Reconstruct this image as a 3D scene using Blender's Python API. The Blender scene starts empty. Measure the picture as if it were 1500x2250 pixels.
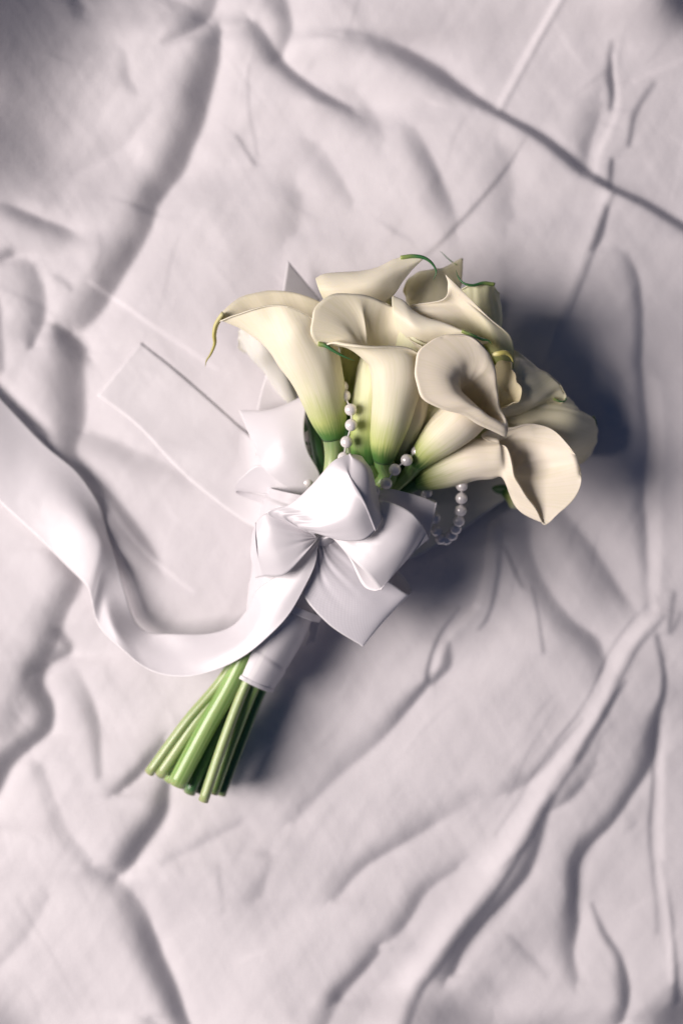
import bpy, math, random
import numpy as np
from mathutils import Vector, Matrix, noise as mnoise

# ------------------------------------------------------------------ camera, world, lamps
U = 0.00026            # metres per photo pixel on the sheet plane
D = 3125.0             # camera height above the sheet, in the same pixels
scn = bpy.context.scene
COL = scn.collection
cam_d = bpy.data.cameras.new('camera'); cam = bpy.data.objects.new('camera', cam_d); COL.objects.link(cam)
cam.location = (0, 0, D*U); cam.rotation_euler = (0, 0, 0)
cam_d.lens = 50; cam_d.sensor_fit = 'VERTICAL'; cam_d.sensor_height = 36.0; cam_d.sensor_width = 24.0
cam_d.clip_start = 0.01; cam_d.clip_end = 50
cam_d.dof.use_dof = True; cam_d.dof.focus_distance = (D-290)*U; cam_d.dof.aperture_fstop = 2.6
scn.camera = cam

world = bpy.data.worlds.new('World'); scn.world = world; world.use_nodes = True
bg = world.node_tree.nodes['Background']
bg.inputs[0].default_value = (0.27, 0.42, 0.88, 1); bg.inputs[1].default_value = 0.078

def area(name, loc, target, size, sy, power, color):
    l = bpy.data.lights.new(name, 'AREA'); l.shape = 'RECTANGLE'; l.size = size; l.size_y = sy
    l.energy = power; l.color = color
    o = bpy.data.objects.new(name, l); COL.objects.link(o); o.location = loc
    o.rotation_euler = (Vector(target)-Vector(loc)).to_track_quat('-Z', 'Y').to_euler()
    return o
area('window_light', (-1.62, -0.07, 1.37), (0.0, 0, 0), 1.05, 1.1, 71, (1.0, 0.90, 0.865))

scn.view_settings.view_transform = 'Standard'; scn.view_settings.look = 'None'
scn.view_settings.exposure = 0.0; scn.view_settings.gamma = 1.0
scn.cycles.use_denoising = True
scn.cycles.max_bounces = 8; scn.cycles.diffuse_bounces = 4
random.seed(4)

# ------------------------------------------------------------------ helpers
def W(x, y, z=0.0):
    """photo pixel (x,y) at height z (pixels above the sheet) -> metres"""
    s = (1 - z/D)*U
    return np.array([(x-750)*s, (1125-y)*s, z*U])

def WA(pts): return np.array([W(*p[:3]) for p in pts])

def crom(P, t, closed=False):
    """Catmull-Rom through P (n,k) at parameters t in 0..1"""
    P = np.asarray(P, float); n = len(P); t = np.asarray(t, float)
    if closed:
        s = (t % 1.0)*n; i = np.floor(s).astype(int) % n; f = (s-np.floor(s))[:, None]
        p0, p1, p2, p3 = P[(i-1) % n], P[i], P[(i+1) % n], P[(i+2) % n]
    else:
        s = np.clip(t, 0, 1)*(n-1); i = np.minimum(np.floor(s).astype(int), n-2); f = (s-i)[:, None]
        Q = np.vstack([2*P[0]-P[1], P, 2*P[-1]-P[-2]])
        p0, p1, p2, p3 = Q[i], Q[i+1], Q[i+2], Q[i+3]
    return 0.5*((2*p1)+(-p0+p2)*f+(2*p0-5*p1+4*p2-p3)*f*f+(-p0+3*p1-3*p2+p3)*f**3)

def mesh_grid(name, G, mat, parent=None, closed_u=False, uv=True, smooth=True, thick=0.0):
    """G (nv,nu,3): grid of points -> one mesh object, uv.x across, uv.y along"""
    nv, nu, _ = G.shape
    me = bpy.data.meshes.new(name)
    cols = nu if closed_u else nu-1
    a = np.arange(nv-1)[:, None]*nu; c = np.arange(cols)[None, :]; c2 = (c+1) % nu
    F = np.stack([a+c, a+c2, a+nu+c2, a+nu+c], -1).reshape(-1, 4)
    me.vertices.add(nv*nu); me.vertices.foreach_set('co', G.reshape(-1).astype(np.float32))
    me.loops.add(F.size); me.loops.foreach_set('vertex_index', F.reshape(-1).astype(np.int32))
    me.polygons.add(len(F)); me.polygons.foreach_set('loop_start', (np.arange(len(F))*4).astype(np.int32))
    me.polygons.foreach_set('loop_total', np.full(len(F), 4, np.int32))
    me.polygons.foreach_set('use_smooth', np.full(len(F), smooth))
    me.update(calc_edges=True)
    if uv:
        L = me.uv_layers.new(name='UVMap')
        uu = np.stack([np.broadcast_to(c/float(cols), (nv-1, cols)), np.broadcast_to((c+1)/float(cols), (nv-1, cols)),
                       np.broadcast_to((c+1)/float(cols), (nv-1, cols)), np.broadcast_to(c/float(cols), (nv-1, cols))], -1)
        v0 = (np.arange(nv-1)/(nv-1))[:, None]; v1 = (np.arange(1, nv)/(nv-1))[:, None]
        vv = np.stack([np.broadcast_to(v0, (nv-1, cols)), np.broadcast_to(v0, (nv-1, cols)),
                       np.broadcast_to(v1, (nv-1, cols)), np.broadcast_to(v1, (nv-1, cols))], -1)
        L.data.foreach_set('uv', np.stack([uu, vv], -1).reshape(-1).astype(np.float32))
    me.materials.append(mat)
    o = bpy.data.objects.new(name, me); COL.objects.link(o)
    if thick:
        m = o.modifiers.new('thickness', 'SOLIDIFY'); m.thickness = thick; m.offset = 0
    if parent: o.parent = parent; o.matrix_parent_inverse = Matrix.Translation(-parent.location)
    return o

def frames(C):
    n = len(C); T = np.gradient(C, axis=0); T /= np.linalg.norm(T, axis=1)[:, None]+1e-12
    N = np.zeros_like(T); r = np.array([0, 0, 1.0]) if abs(T[0][2]) < .9 else np.array([1., 0, 0])
    for i in range(n):
        v = r-T[i]*np.dot(r, T[i]); v /= np.linalg.norm(v)+1e-12; N[i] = v; r = v
    return T, N, np.cross(T, N)

def tube(name, pts, radii, mat, parent=None, nu=14, nv=40, flat=1.0, caps=True, wob=0.0):
    """pts in world metres, radii in metres"""
    t = np.linspace(0, 1, nv)
    C = crom(pts, t); R = crom(np.array(radii)[:, None], t)[:, 0].clip(1e-6)
    T, N, B = frames(C)
    a = np.linspace(0, 2*math.pi, nu, endpoint=False)
    rr = R[:, None]*(1+wob*np.sin(3*a+1.0)[None, :]+wob*.7*np.sin(5*a)[None, :])
    G = C[:, None, :]+rr[..., None]*(np.cos(a)[None, :, None]*N[:, None, :]+flat*np.sin(a)[None, :, None]*B[:, None, :])
    if caps:
        e0 = np.repeat(C[:1, None, :], nu, 1); e1 = np.repeat(C[-1:, None, :], nu, 1)
        i0 = e0+(G[:1]-e0)*.86; i1 = e1+(G[-1:]-e1)*.86
        G = np.concatenate([e0, i0, G, i1, e1], 0)
    return mesh_grid(name, G, mat, parent, closed_u=True)

def empty(name, loc, label, cat, group=None):
    o = bpy.data.objects.new(name, None); COL.objects.link(o); o.location = loc
    o.empty_display_size = .01; o['label'] = label; o['category'] = cat
    if group: o['group'] = group
    return o

# ------------------------------------------------------------------ materials
class NT:
    def __init__(s, name):
        s.m = bpy.data.materials.new(name); s.m.use_nodes = True; s.t = s.m.node_tree; s.p = s.t.nodes['Principled BSDF']
    def n(s, typ, **kw):
        x = s.t.nodes.new(typ)
        for k, v in kw.items():
            if k.startswith('_'): setattr(x, k[1:], v)
            else: x.inputs[k.replace('__', ' ')].default_value = v
        return x
    def l(s, a, b): s.t.links.new(a, b)
    def ramp(s, fac, stops, interp='LINEAR'):
        r = s.t.nodes.new('ShaderNodeValToRGB'); r.color_ramp.interpolation = interp
        e = r.color_ramp.elements
        while len(e) < len(stops): e.new(0.5)
        for k, (p, c) in enumerate(stops): e[k].position = p; e[k].color = (*c, 1)
        s.l(fac, r.inputs[0]); return r
    def translucent(s, fac, color):
        tr = s.t.nodes.new('ShaderNodeBsdfTranslucent'); mx = s.t.nodes.new('ShaderNodeMixShader'); out = s.t.nodes['Material Output']
        if hasattr(color, 'is_linked'): s.l(color, tr.inputs[0])
        else: tr.inputs[0].default_value = (*color, 1)
        mx.inputs[0].default_value = fac; s.l(s.p.outputs[0], mx.inputs[1]); s.l(tr.outputs[0], mx.inputs[2]); s.l(mx.outputs[0], out.inputs[0])
    def mix(s, fac, a, b, mode='MIX'):
        x = s.t.nodes.new('ShaderNodeMix'); x.data_type = 'RGBA'; x.blend_type = mode
        for sock, v in ((x.inputs[0], fac), (x.inputs[6], a), (x.inputs[7], b)):
            if hasattr(v, 'is_linked'): s.l(v, sock)
            elif isinstance(v, (int, float)): sock.default_value = v
            else: sock.default_value = (*v, 1)
        return x.outputs[2]

def sheet_mat():
    k = NT('cotton_sheet'); tc = k.n('ShaderNodeTexCoord')
    nz = k.n('ShaderNodeTexNoise', Scale=14.0, Detail=5.0); k.l(tc.outputs['Object'], nz.inputs['Vector'])
    c = k.ramp(nz.outputs['Fac'], [(0.3, (0.665, 0.637, 0.657)), (0.7, (0.70, 0.672, 0.69))])
    k.l(c.outputs[0], k.p.inputs['Base Color'])
    k.p.inputs['Roughness'].default_value = 0.62; k.p.inputs['Specular IOR Level'].default_value = 0.25
    k.p.inputs['Sheen Weight'].default_value = 0.15
    wx = k.n('ShaderNodeTexWave', Scale=300.0); wx.bands_direction = 'X'; k.l(tc.outputs['Object'], wx.inputs['Vector'])
    wy = k.n('ShaderNodeTexWave', Scale=300.0); wy.bands_direction = 'Y'; k.l(tc.outputs['Object'], wy.inputs['Vector'])
    ad = k.n('ShaderNodeMath', _operation='ADD'); k.l(wx.outputs['Fac'], ad.inputs[0]); k.l(wy.outputs['Fac'], ad.inputs[1])
    n2 = k.n('ShaderNodeTexNoise', Scale=85.0, Detail=8.0, Roughness=0.6); k.l(tc.outputs['Object'], n2.inputs['Vector'])
    b1 = k.n('ShaderNodeBump', Strength=0.12, Distance=0.00015); k.l(ad.outputs[0], b1.inputs['Height'])
    b2 = k.n('ShaderNodeBump', Strength=0.30, Distance=0.0012); k.l(n2.outputs['Fac'], b2.inputs['Height']); k.l(b1.outputs[0], b2.inputs['Normal'])
    k.l(b2.outputs[0], k.p.inputs['Normal'])
    return k.m

def satin_mat(name, col=(0.765, 0.74, 0.765), rough=0.33, spec=0.6, freq=24.0, trans=0.0):
    k = NT(name); uv = k.n('ShaderNodeUVMap')
    tcs = k.n('ShaderNodeTexCoord')
    nz = k.n('ShaderNodeTexNoise', Scale=60.0, Detail=3.0); k.l(tcs.outputs['Object'], nz.inputs['Vector'])
    c = k.ramp(nz.outputs['Fac'], [(0.3, tuple(v*.96 for v in col)), (0.7, col)])
    # narrow woven selvedge along both edges of the ribbon
    sx = k.n('ShaderNodeSeparateXYZ'); k.l(uv.outputs[0], sx.inputs[0])
    m1 = k.n('ShaderNodeMath', _operation='SUBTRACT'); k.l(sx.outputs[0], m1.inputs[0]); m1.inputs[1].default_value = .5
    m2 = k.n('ShaderNodeMath', _operation='ABSOLUTE'); k.l(m1.outputs[0], m2.inputs[0])
    m3 = k.n('ShaderNodeMath', _operation='GREATER_THAN'); k.l(m2.outputs[0], m3.inputs[0]); m3.inputs[1].default_value = .488
    k.l(k.mix(m3.outputs[0], c.outputs[0], (0.84, 0.82, 0.83)), k.p.inputs['Base Color'])
    k.p.inputs['Roughness'].default_value = rough; k.p.inputs['Specular IOR Level'].default_value = spec
    k.p.inputs['Anisotropic'].default_value = 0.6
    k.p.inputs['Sheen Weight'].default_value = 0.1
    k.p.inputs['Subsurface Weight'].default_value = trans; k.p.inputs['Subsurface Scale'].default_value = 0.002
    mp = k.n('ShaderNodeMapping'); k.l(uv.outputs[0], mp.inputs[0]); mp.inputs['Scale'].default_value = (1.0, 3.0, 1); mp.inputs['Rotation'].default_value = (0, 0, .7)
    w = k.n('ShaderNodeTexWave', Scale=freq); w.bands_direction = 'Y'; k.l(mp.outputs[0], w.inputs['Vector'])
    w2 = k.n('ShaderNodeTexWave', Scale=freq*1.2); w2.bands_direction = 'X'; k.l(mp.outputs[0], w2.inputs['Vector'])
    ad = k.n('ShaderNodeMath', _operation='ADD'); k.l(w.outputs['Fac'], ad.inputs[0]); k.l(w2.outputs['Fac'], ad.inputs[1])
    b = k.n('ShaderNodeBump', Strength=0.12, Distance=0.0002); k.l(ad.outputs[0], b.inputs['Height'])
    n3 = k.n('ShaderNodeTexNoise', Scale=45.0, Detail=2.0); k.l(tcs.outputs['Object'], n3.inputs['Vector'])
    b3 = k.n('ShaderNodeBump', Strength=0.3, Distance=0.0016); k.l(n3.outputs['Fac'], b3.inputs['Height']); k.l(b.outputs[0], b3.inputs['Normal'])
    k.l(b3.outputs[0], k.p.inputs['Normal'])
    k.translucent(0.10, (0.85, 0.81, 0.82))
    return k.m

def petal_mat(name, cream=(0.92, 0.855, 0.66), green_to=0.24, green=(0.10, 0.24, 0.05), yellow=(0.55, 0.62, 0.22), seed=0.0, deep=(0.03, 0.13, 0.035)):
    k = NT(name); uv = k.n('ShaderNodeUVMap'); sx = k.n('ShaderNodeSeparateXYZ'); k.l(uv.outputs[0], sx.inputs[0])
    # veins run along the spathe: noise tight round it, long along it
    mp = k.n('ShaderNodeMapping'); k.l(uv.outputs[0], mp.inputs[0]); mp.inputs['Scale'].default_value = (52, 1.3, 1); mp.inputs['Location'].default_value = (seed, seed, seed)
    vn = k.n('ShaderNodeTexNoise', Scale=3.0, Detail=4.0, Distortion=0.3); k.l(mp.outputs[0], vn.inputs['Vector'])
    bn = k.n('ShaderNodeTexNoise', Scale=5.0, Detail=4.0); tc = k.n('ShaderNodeTexCoord'); k.l(uv.outputs[0], bn.inputs['Vector'])
    # base-to-rim colour
    a = k.n('ShaderNodeMath', _operation='MULTIPLY_ADD'); k.l(vn.outputs['Fac'], a.inputs[0]); a.inputs[1].default_value = 0.16; k.l(sx.outputs[1], a.inputs[2])
    b = k.n('ShaderNodeMath', _operation='MULTIPLY_ADD'); k.l(bn.outputs['Fac'], b.inputs[0]); b.inputs[1].default_value = 0.10; k.l(a.outputs[0], b.inputs[2])
    g = green_to
    r = k.ramp(b.outputs[0], [(0.10, deep), (0.10+g*.35, green), (0.10+g*.8, yellow), (0.12+g*1.5, tuple(c1*.75+c2*.25 for c1, c2 in zip(cream, yellow))), (0.16+g*2.2, cream)])
    dk = k.ramp(vn.outputs['Fac'], [(0.36, (0.96, 0.965, 0.92)), (0.52, (1, 1, 1))])
    spk = k.n('ShaderNodeTexVoronoi', Scale=9.0); k.l(uv.outputs[0], spk.inputs['Vector'])
    sp = k.ramp(spk.outputs['Distance'], [(0.010, (0.55, 0.42, 0.35)), (0.03, (1, 1, 1))])
    col = k.mix(1.0, r.outputs[0], dk.outputs[0], 'MULTIPLY'); col = k.mix(0.8, col, sp.outputs[0], 'MULTIPLY')
    k.l(col, k.p.inputs['Base Color'])
    k.p.inputs['Roughness'].default_value = 0.48; k.p.inputs['Specular IOR Level'].default_value = 0.35
    k.p.inputs['Subsurface Weight'].default_value = 0.12; k.p.inputs['Subsurface Scale'].default_value = 0.003
    k.p.inputs['Subsurface Radius'].default_value = (1.0, 0.75, 0.32)
    k.p.inputs['Sheen Weight'].default_value = 0.08
    bp = k.n('ShaderNodeBump', Strength=0.18, Distance=0.0004); k.l(vn.outputs['Fac'], bp.inputs['Height'])
    k.l(bp.outputs[0], k.p.inputs['Normal'])
    k.translucent(0.13, k.mix(1.0, col, (1.0, 0.93, 0.72), 'MULTIPLY'))
    return k.m

def stem_mat(name, c1=(0.17, 0.34, 0.07), c2=(0.46, 0.60, 0.25), cut=(0.42, 0.44, 0.22)):
    k = NT(name); uv = k.n('ShaderNodeUVMap'); sx = k.n('ShaderNodeSeparateXYZ'); k.l(uv.outputs[0], sx.inputs[0])
    mp = k.n('ShaderNodeMapping'); k.l(uv.outputs[0], mp.inputs[0]); mp.inputs['Scale'].default_value = (9, 1.0, 1)
    n = k.n('ShaderNodeTexNoise', Scale=3.0, Detail=5.0); k.l(mp.outputs[0], n.inputs['Vector'])
    r = k.ramp(n.outputs['Fac'], [(0.3, c1), (0.72, c2)])
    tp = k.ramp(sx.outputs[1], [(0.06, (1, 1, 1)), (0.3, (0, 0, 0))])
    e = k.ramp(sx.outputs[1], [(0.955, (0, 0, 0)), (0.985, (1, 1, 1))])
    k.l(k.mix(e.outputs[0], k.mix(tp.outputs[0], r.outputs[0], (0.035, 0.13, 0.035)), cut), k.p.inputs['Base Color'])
    k.p.inputs['Roughness'].default_value = 0.3; k.p.inputs['Specular IOR Level'].default_value = 0.6
    k.p.inputs['Subsurface Weight'].default_value = 0.2; k.p.inputs['Subsurface Scale'].default_value = 0.002
    b = k.n('ShaderNodeBump', Strength=0.3, Distance=0.0006); k.l(n.outputs['Fac'], b.inputs['Height']); k.l(b.outputs[0], k.p.inputs['Normal'])
    return k.m

def tip_mat(name, c0, c1):
    k = NT(name); uv = k.n('ShaderNodeUVMap'); sx = k.n('ShaderNodeSeparateXYZ'); k.l(uv.outputs[0], sx.inputs[0])
    n = k.n('ShaderNodeTexNoise', Scale=12.0, Detail=3.0); k.l(uv.outputs[0], n.inputs['Vector'])
    a = k.n('ShaderNodeMath', _operation='MULTIPLY_ADD'); k.l(n.outputs['Fac'], a.inputs[0]); a.inputs[1].default_value = 0.2; k.l(sx.outputs[1], a.inputs[2])
    r = k.ramp(a.outputs[0], [(0.12, c0), (0.42, c1), (1.0, tuple(v*.7 for v in c1))]); k.l(r.outputs[0], k.p.inputs['Base Color'])
    k.p.inputs['Roughness'].default_value = 0.45
    return k.m

def pearl_mat():
    k = NT('pearl'); tc = k.n('ShaderNodeTexCoord'); n = k.n('ShaderNodeTexNoise', Scale=300.0, Detail=2.0); k.l(tc.outputs['Object'], n.inputs['Vector'])
    r = k.ramp(n.outputs['Fac'], [(0.3, (0.80, 0.76, 0.745)), (0.7, (0.87, 0.83, 0.825))]); k.l(r.outputs[0], k.p.inputs['Base Color'])
    k.p.inputs['Roughness'].default_value = 0.16; k.p.inputs['Metallic'].default_value = 0.15
    k.p.inputs['Coat Weight'].default_value = 0.8; k.p.inputs['Coat Roughness'].default_value = 0.08
    k.p.inputs['Subsurface Weight'].default_value = 0.0
    return k.m

M_SHEET = sheet_mat()
M_SATIN = satin_mat('white_satin')
M_GROS = satin_mat('white_satin_reverse', (0.76, 0.74, 0.78), 0.55, 0.3, 9.0, 0.0)
M_TAIL = satin_mat('white_satin_tail', (0.735, 0.71, 0.73), 0.5, 0.3, 24.0, 0.0)
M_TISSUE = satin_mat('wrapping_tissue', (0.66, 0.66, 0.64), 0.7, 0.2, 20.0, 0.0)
M_PLAIN = petal_mat('petal_plain', (0.92, 0.86, 0.69), 0.05, (0.87, 0.83, 0.6), (0.9, 0.85, 0.64), 37.0, (0.85, 0.83, 0.56))
PET = [petal_mat('petal_cream', seed=1.0),
       petal_mat('petal_ivory', (0.92, 0.845, 0.68), 0.25, seed=7.0),
       petal_mat('petal_greenish', (0.84, 0.83, 0.58), 0.42, seed=13.0),
       petal_mat('petal_blush', (0.94, 0.855, 0.69), 0.20, seed=19.0),
       petal_mat('petal_pale', (0.90, 0.84, 0.60), 0.20, seed=29.0)]
M_STEM = stem_mat('stem_green')
M_STEM2 = stem_mat('stem_pale_green', (0.25, 0.36, 0.12), (0.48, 0.55, 0.28))
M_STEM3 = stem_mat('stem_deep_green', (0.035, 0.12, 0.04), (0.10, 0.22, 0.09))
M_TIPG = tip_mat('tip_green', (0.35, 0.42, 0.12), (0.04, 0.16, 0.05))
M_TIPY = tip_mat('tip_yellow', (0.68, 0.64, 0.36), (0.52, 0.47, 0.14))
M_PEARL = pearl_mat()
M_THREAD = tip_mat('white_thread', (0.75, 0.73, 0.70), (0.75, 0.73, 0.70))

# ------------------------------------------------------------------ the crumpled sheet: folds laid out one by one, heights from their slopes
ST = 4.0
X0, X1, Y0, Y1 = -640, 2140, -640, 2890
gx = np.arange(X0, X1+ST, ST); gy = np.arange(Y0, Y1+ST, ST)
GX, GY = np.meshgrid(gx, gy)
SL = np.zeros_like(GX)
def smooth_noise(scale_x, scale_y, seed, ang=0.0):
    r = np.random.RandomState(seed); F = np.fft.fft2(r.randn(*GX.shape))
    fy = np.fft.fftfreq(len(gy), ST)[:, None]; fx = np.fft.fftfreq(len(gx), ST)[None, :]
    ca, sa = math.cos(ang), math.sin(ang); f1 = fx*ca+fy*sa; f2 = -fx*sa+fy*ca
    N = np.real(np.fft.ifft2(F*np.exp(-((f1*scale_x)**2+(f2*scale_y)**2)*6)))
    return N/N.std()
WXN = 3.0*smooth_noise(90, 90, 31)+.5*smooth_noise(24, 24, 32)
WYN = 3.0*smooth_noise(90, 90, 33)+.5*smooth_noise(24, 24, 34)
#              # wanted slope along +x (negative = falls away from the window)

def stroke(s, pts, asym=1.0, soft=1.0, vary=None):
    """s: strength (number or list); pts: (x,y,w). asym widens the right-hand (travel direction) side"""
    global SL
    n = len(pts); S = s if isinstance(s, (list, tuple)) else [s]*n
    m = max(p[2] for p in pts)*4*max(asym, 1)
    P = np.array([(p[0], p[1], p[2], S[i]) for i, p in enumerate(pts)], float)
    P = crom(P, np.linspace(0, 1, (n-1)*6+1)) if n > 2 else P
    x0, x1 = P[:, 0].min()-m, P[:, 0].max()+m; y0, y1 = P[:, 1].min()-m, P[:, 1].max()+m
    i0, i1 = np.searchsorted(gx, [x0, x1]); j0, j1 = np.searchsorted(gy, [y0, y1])
    if i1 <= i0 or j1 <= j0: return
    gX = (GX+WXN)[j0:j1, i0:i1]; gY = (GY+WYN)[j0:j1, i0:i1]
    best = np.zeros_like(gX); lit = np.zeros_like(gX)
    for a, b in zip(P[:-1], P[1:]):
        d = b[:2]-a[:2]; L2 = d@d+1e-9
        t = ((gX-a[0])*d[0]+(gY-a[1])*d[1])/L2; tc = np.clip(t, 0, 1)
        dx = gX-(a[0]+tc*d[0]); dy = gY-(a[1]+tc*d[1]); dist = np.hypot(dx, dy)
        w = np.maximum(a[2]+(b[2]-a[2])*tc, 2.0); w = w*np.clip(1.0+(w-8)*.012, 1.0, 1.06); st = a[3]+(b[3]-a[3])*tc
        side = (d[0]*dy-d[1]*dx)        # >0 : right of travel in image space (y down)
        east = side*(1.0 if d[1] >= 0 else -1.0) < 0
        big = np.clip((w-7)/6, 0, 1)
        ww = np.where(east, w*(1-.22*big), w*(1+.7*big*np.clip(18/np.maximum(w, 1), .2, 1))); pw = np.where(east, 2+1.2*big, 2-.3*big)
        v = np.abs(st)*np.exp(-(dist/ww)**pw)
        best = np.maximum(best, v)
        lit = np.maximum(lit, np.where(east, .14*big*np.abs(st)*np.exp(-((dist-1.7*w)/(.9*w))**2), 0)*np.clip(1-.6*v/(np.abs(st)+1e-6), 0, 1))
    SL[j0:j1, i0:i1] += -(best-lit*(best < .35*max(abs(v_) for v_ in S)))*np.sign(P[:, 3].sum())

def blob(s, x, y, rx, ry):  # broad tilt away from the window, shade put into the sheet's shape
    global SL
    SL += -s*np.exp(-(((GX-x)/rx)**2+((GY-y)/ry)**2))

# -- left long fold
stroke([.2, .5, .5, .2], [(475, -40, 18), (455, 15, 16), (408, 65, 13), (356, 95, 8)])
stroke([.5, .9, .95, .8, .7, .75, .75, .7, .6, .55, .65, .7, .6, .35], [(480, 60, 12), (462, 120, 22), (440, 180, 25), (422, 250, 23), (400, 300, 25), (382, 350, 24), (350, 395, 21), (325, 435, 20), (312, 480, 21), (288, 525, 22), (262, 570, 23), (238, 620, 24), (210, 670, 24), (175, 712, 20)])
stroke([.5, .8, .45], [(128, 712, 8), (150, 735, 12), (180, 765, 16)])
stroke([.4, .55, .6, .6, .6, .55, .5, .55, .5, .2], [(160, 750, 24), (160, 800, 29), (160, 860, 31), (158, 920, 28), (146, 985, 20), (175, 1040, 19), (230, 1090, 17), (285, 1150, 18), (325, 1205, 20), (350, 1240, 20)])

stroke(.16, [(200, 955, 20), (300, 1005, 25), (400, 1050, 20)])
stroke([.2, .4, .45, .5], [(70, 580, 14), (85, 640, 20), (88, 700, 17), (76, 755, 9)])
stroke([.5, .6, .5], [(-30, 830, 14), (30, 895, 16), (88, 955, 14)])
stroke([.15, .35, .3, .1], [(15, 455, 12), (70, 480, 15), (130, 505, 16), (165, 520, 12)])
stroke([.2, .3, .3], [(0, 660, 12), (8, 740, 12), (10, 810, 10)])
stroke([.2, .2, .25], [(130, 605, 9), (150, 620, 7), (160, 635, 6)])
stroke([.4, .5], [(-10, 575, 10), (30, 555, 8)])
# -- lower left hooks
stroke([.35, .5, .5, .5, .45], [(115, 1210, 12), (160, 1265, 20), (132, 1340, 20), (108, 1420, 18), (80, 1470, 14)])
stroke([.4, .6, .65, .8, .85, .8, .8, .85, .8, .7], [(125, 1390, 10), (148, 1432, 12), (98, 1462, 13), (82, 1505, 16), (104, 1560, 13), (98, 1608, 13), (58, 1642, 14), (15, 1680, 18), (-15, 1740, 18), (-60, 1800, 20)])
stroke([.2, .3], [(40, 1560, 30), (20, 1600, 30)])
stroke([.15, .4, .3], [(165, 1480, 14), (196, 1570, 13), (222, 1700, 8)])
stroke([.4, .7, .5], [(352, 1630, 12), (305, 1695, 11), (262, 1738, 12)])
stroke([.6, .8, .85, .8, .4], [(368, 1725, 12), (358, 1785, 15), (315, 1845, 18), (288, 1890, 18), (272, 1915, 14)])
stroke([.25, .45, .75, .85, .85, .8], [(225, 1910, 18), (285, 1975, 24), (325, 2055, 18), (362, 2140, 16), (400, 2225, 15), (440, 2320, 18)])
stroke(.2, [(85, 1690, 14), (145, 1820, 18), (205, 1885, 14)])
stroke(.14, [(-10, 2110, 16), (60, 2030, 18), (110, 1960, 14)])
stroke(.3, [(330, 2235, 14), (360, 2260, 16)])
# -- top
stroke([.45, .6, .7, .55, .5, .35], [(560, 50, 16), (585, 95, 18), (612, 125, 14), (660, 165, 13), (715, 205, 13), (765, 232, 12)])
stroke([.5, .5, .5], [(600, -30, 20), (625, 45, 20), (612, 110, 10)])
stroke([.12, .22, .1], [(268, 120, 9), (276, 175, 11), (300, 205, 7)])
stroke(.3, [(150, -10, 12), (178, 30, 12)])
stroke([.08, .12, .06], [(325, 235, 12), (240, 320, 18), (110, 380, 22)])


stroke(.15, [(340, -10, 24), (420, 25, 16)])
blob(.3, -40, 0, 200, 190); blob(.12, 90, 170, 230, 220); blob(.42, -40, 340, 120, 110); blob(.14, 120, 420, 220, 160)  # tilts added to shade the upper left corner
blob(.12, 560, 700, 120, 90)
# -- upper right ridge
stroke([.25, .45, .6, .7, .8, .85, .9, .9, .85, .75, .75, .7], [(770, 75, 24), (860, 95, 22), (950, 138, 20), (1020, 188, 14), (1095, 238, 10), (1180, 290, 10), (1240, 335, 11), (1300, 375, 10), (1350, 408, 9), (1420, 445, 9), (1500, 490, 10), (1600, 540, 14)], asym=.7)
blob(.14, 1000, 60, 260, 80); blob(.12, 830, 50, 120, 60)
stroke([.3, .65, .5], [(1346, 95, 7), (1342, 170, 9), (1337, 235, 7)])
stroke([.2, .35, .3], [(1310, 230, 16), (1296, 300, 16), (1285, 350, 14)])
stroke([.25, .4, .4], [(1438, 185, 7), (1392, 245, 8), (1385, 310, 6)])
stroke(.5, [(1352, 345, 6), (1344, 400, 9)])
stroke([.2, .3, .2], [(755, 205, 40), (800, 250, 34), (830, 300, 24)])
stroke([.2, .35, .35, .2], [(905, 285, 20), (940, 355, 20), (970, 430, 20), (995, 490, 16)])
stroke([.1, .3, .35, .2], [(1155, 295, 4), (1105, 375, 4.5), (1030, 470, 4.5), (930, 560, 5)])
stroke([.3, .4, .3], [(1332, 455, 9), (1318, 510, 12), (1300, 540, 12)])
stroke([.2, .4, .5, .55, .55, .55, .5, .45, .3, .2], [(1370, 560, 11), (1395, 610, 12), (1405, 680, 11), (1406, 760, 11), (1408, 850, 11), (1412, 950, 12), (1415, 1050, 14), (1420, 1150, 12), (1425, 1260, 10), (1430, 1340, 10)])
stroke([-.25, -.3, -.25], [(1440, 850, 14), (1445, 1050, 16), (1448, 1300, 14)])
stroke([-.25, -.3, -.3, -.2], [(1330, 420, 10), (1275, 560, 12), (1230, 670, 12), (1190, 790, 10)])
stroke([.2, .25, .25], [(1350, 420, 5), (1300, 560, 6), (1250, 690, 6)])
stroke([-.4, -.45, -.4], [(1235, -20, 7), (1160, 110, 7), (1098, 232, 6)])
stroke([.2, .22, .2], [(1250, -20, 5), (1175, 110, 5), (1110, 235, 5)])
stroke([-.3, -.3, -.25], [(1352, 120, 6), (1350, 240, 6), (1305, 380, 8)])
stroke([-.2, -.25], [(1510, 130, 5), (1390, 180, 5)])
stroke([.15, .2, .15], [(550, 140, 4), (545, 240, 4), (560, 330, 4)])
stroke([.3, .35], [(510, 285, 3.5), (555, 345, 4)])
stroke([.2, .22, .2], [(690, 320, 24), (730, 380, 18), (770, 440, 12)])
stroke(.18, [(640, 430, 24), (630, 500, 28)])
stroke(.18, [(1100, 340, 30), (1110, 470, 26)])
stroke([-.25, -.3, -.2], [(200, 618, 4), (330, 710, 4), (470, 805, 4)])
stroke([-.22, -.3, -.25], [(220, 1090, 4), (330, 1215, 4), (430, 1300, 4)])
blob(.9, 1510, -10, 80, 60); blob(.2, 1400, -20, 120, 60)  # tilts added to darken the upper right corner
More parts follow.
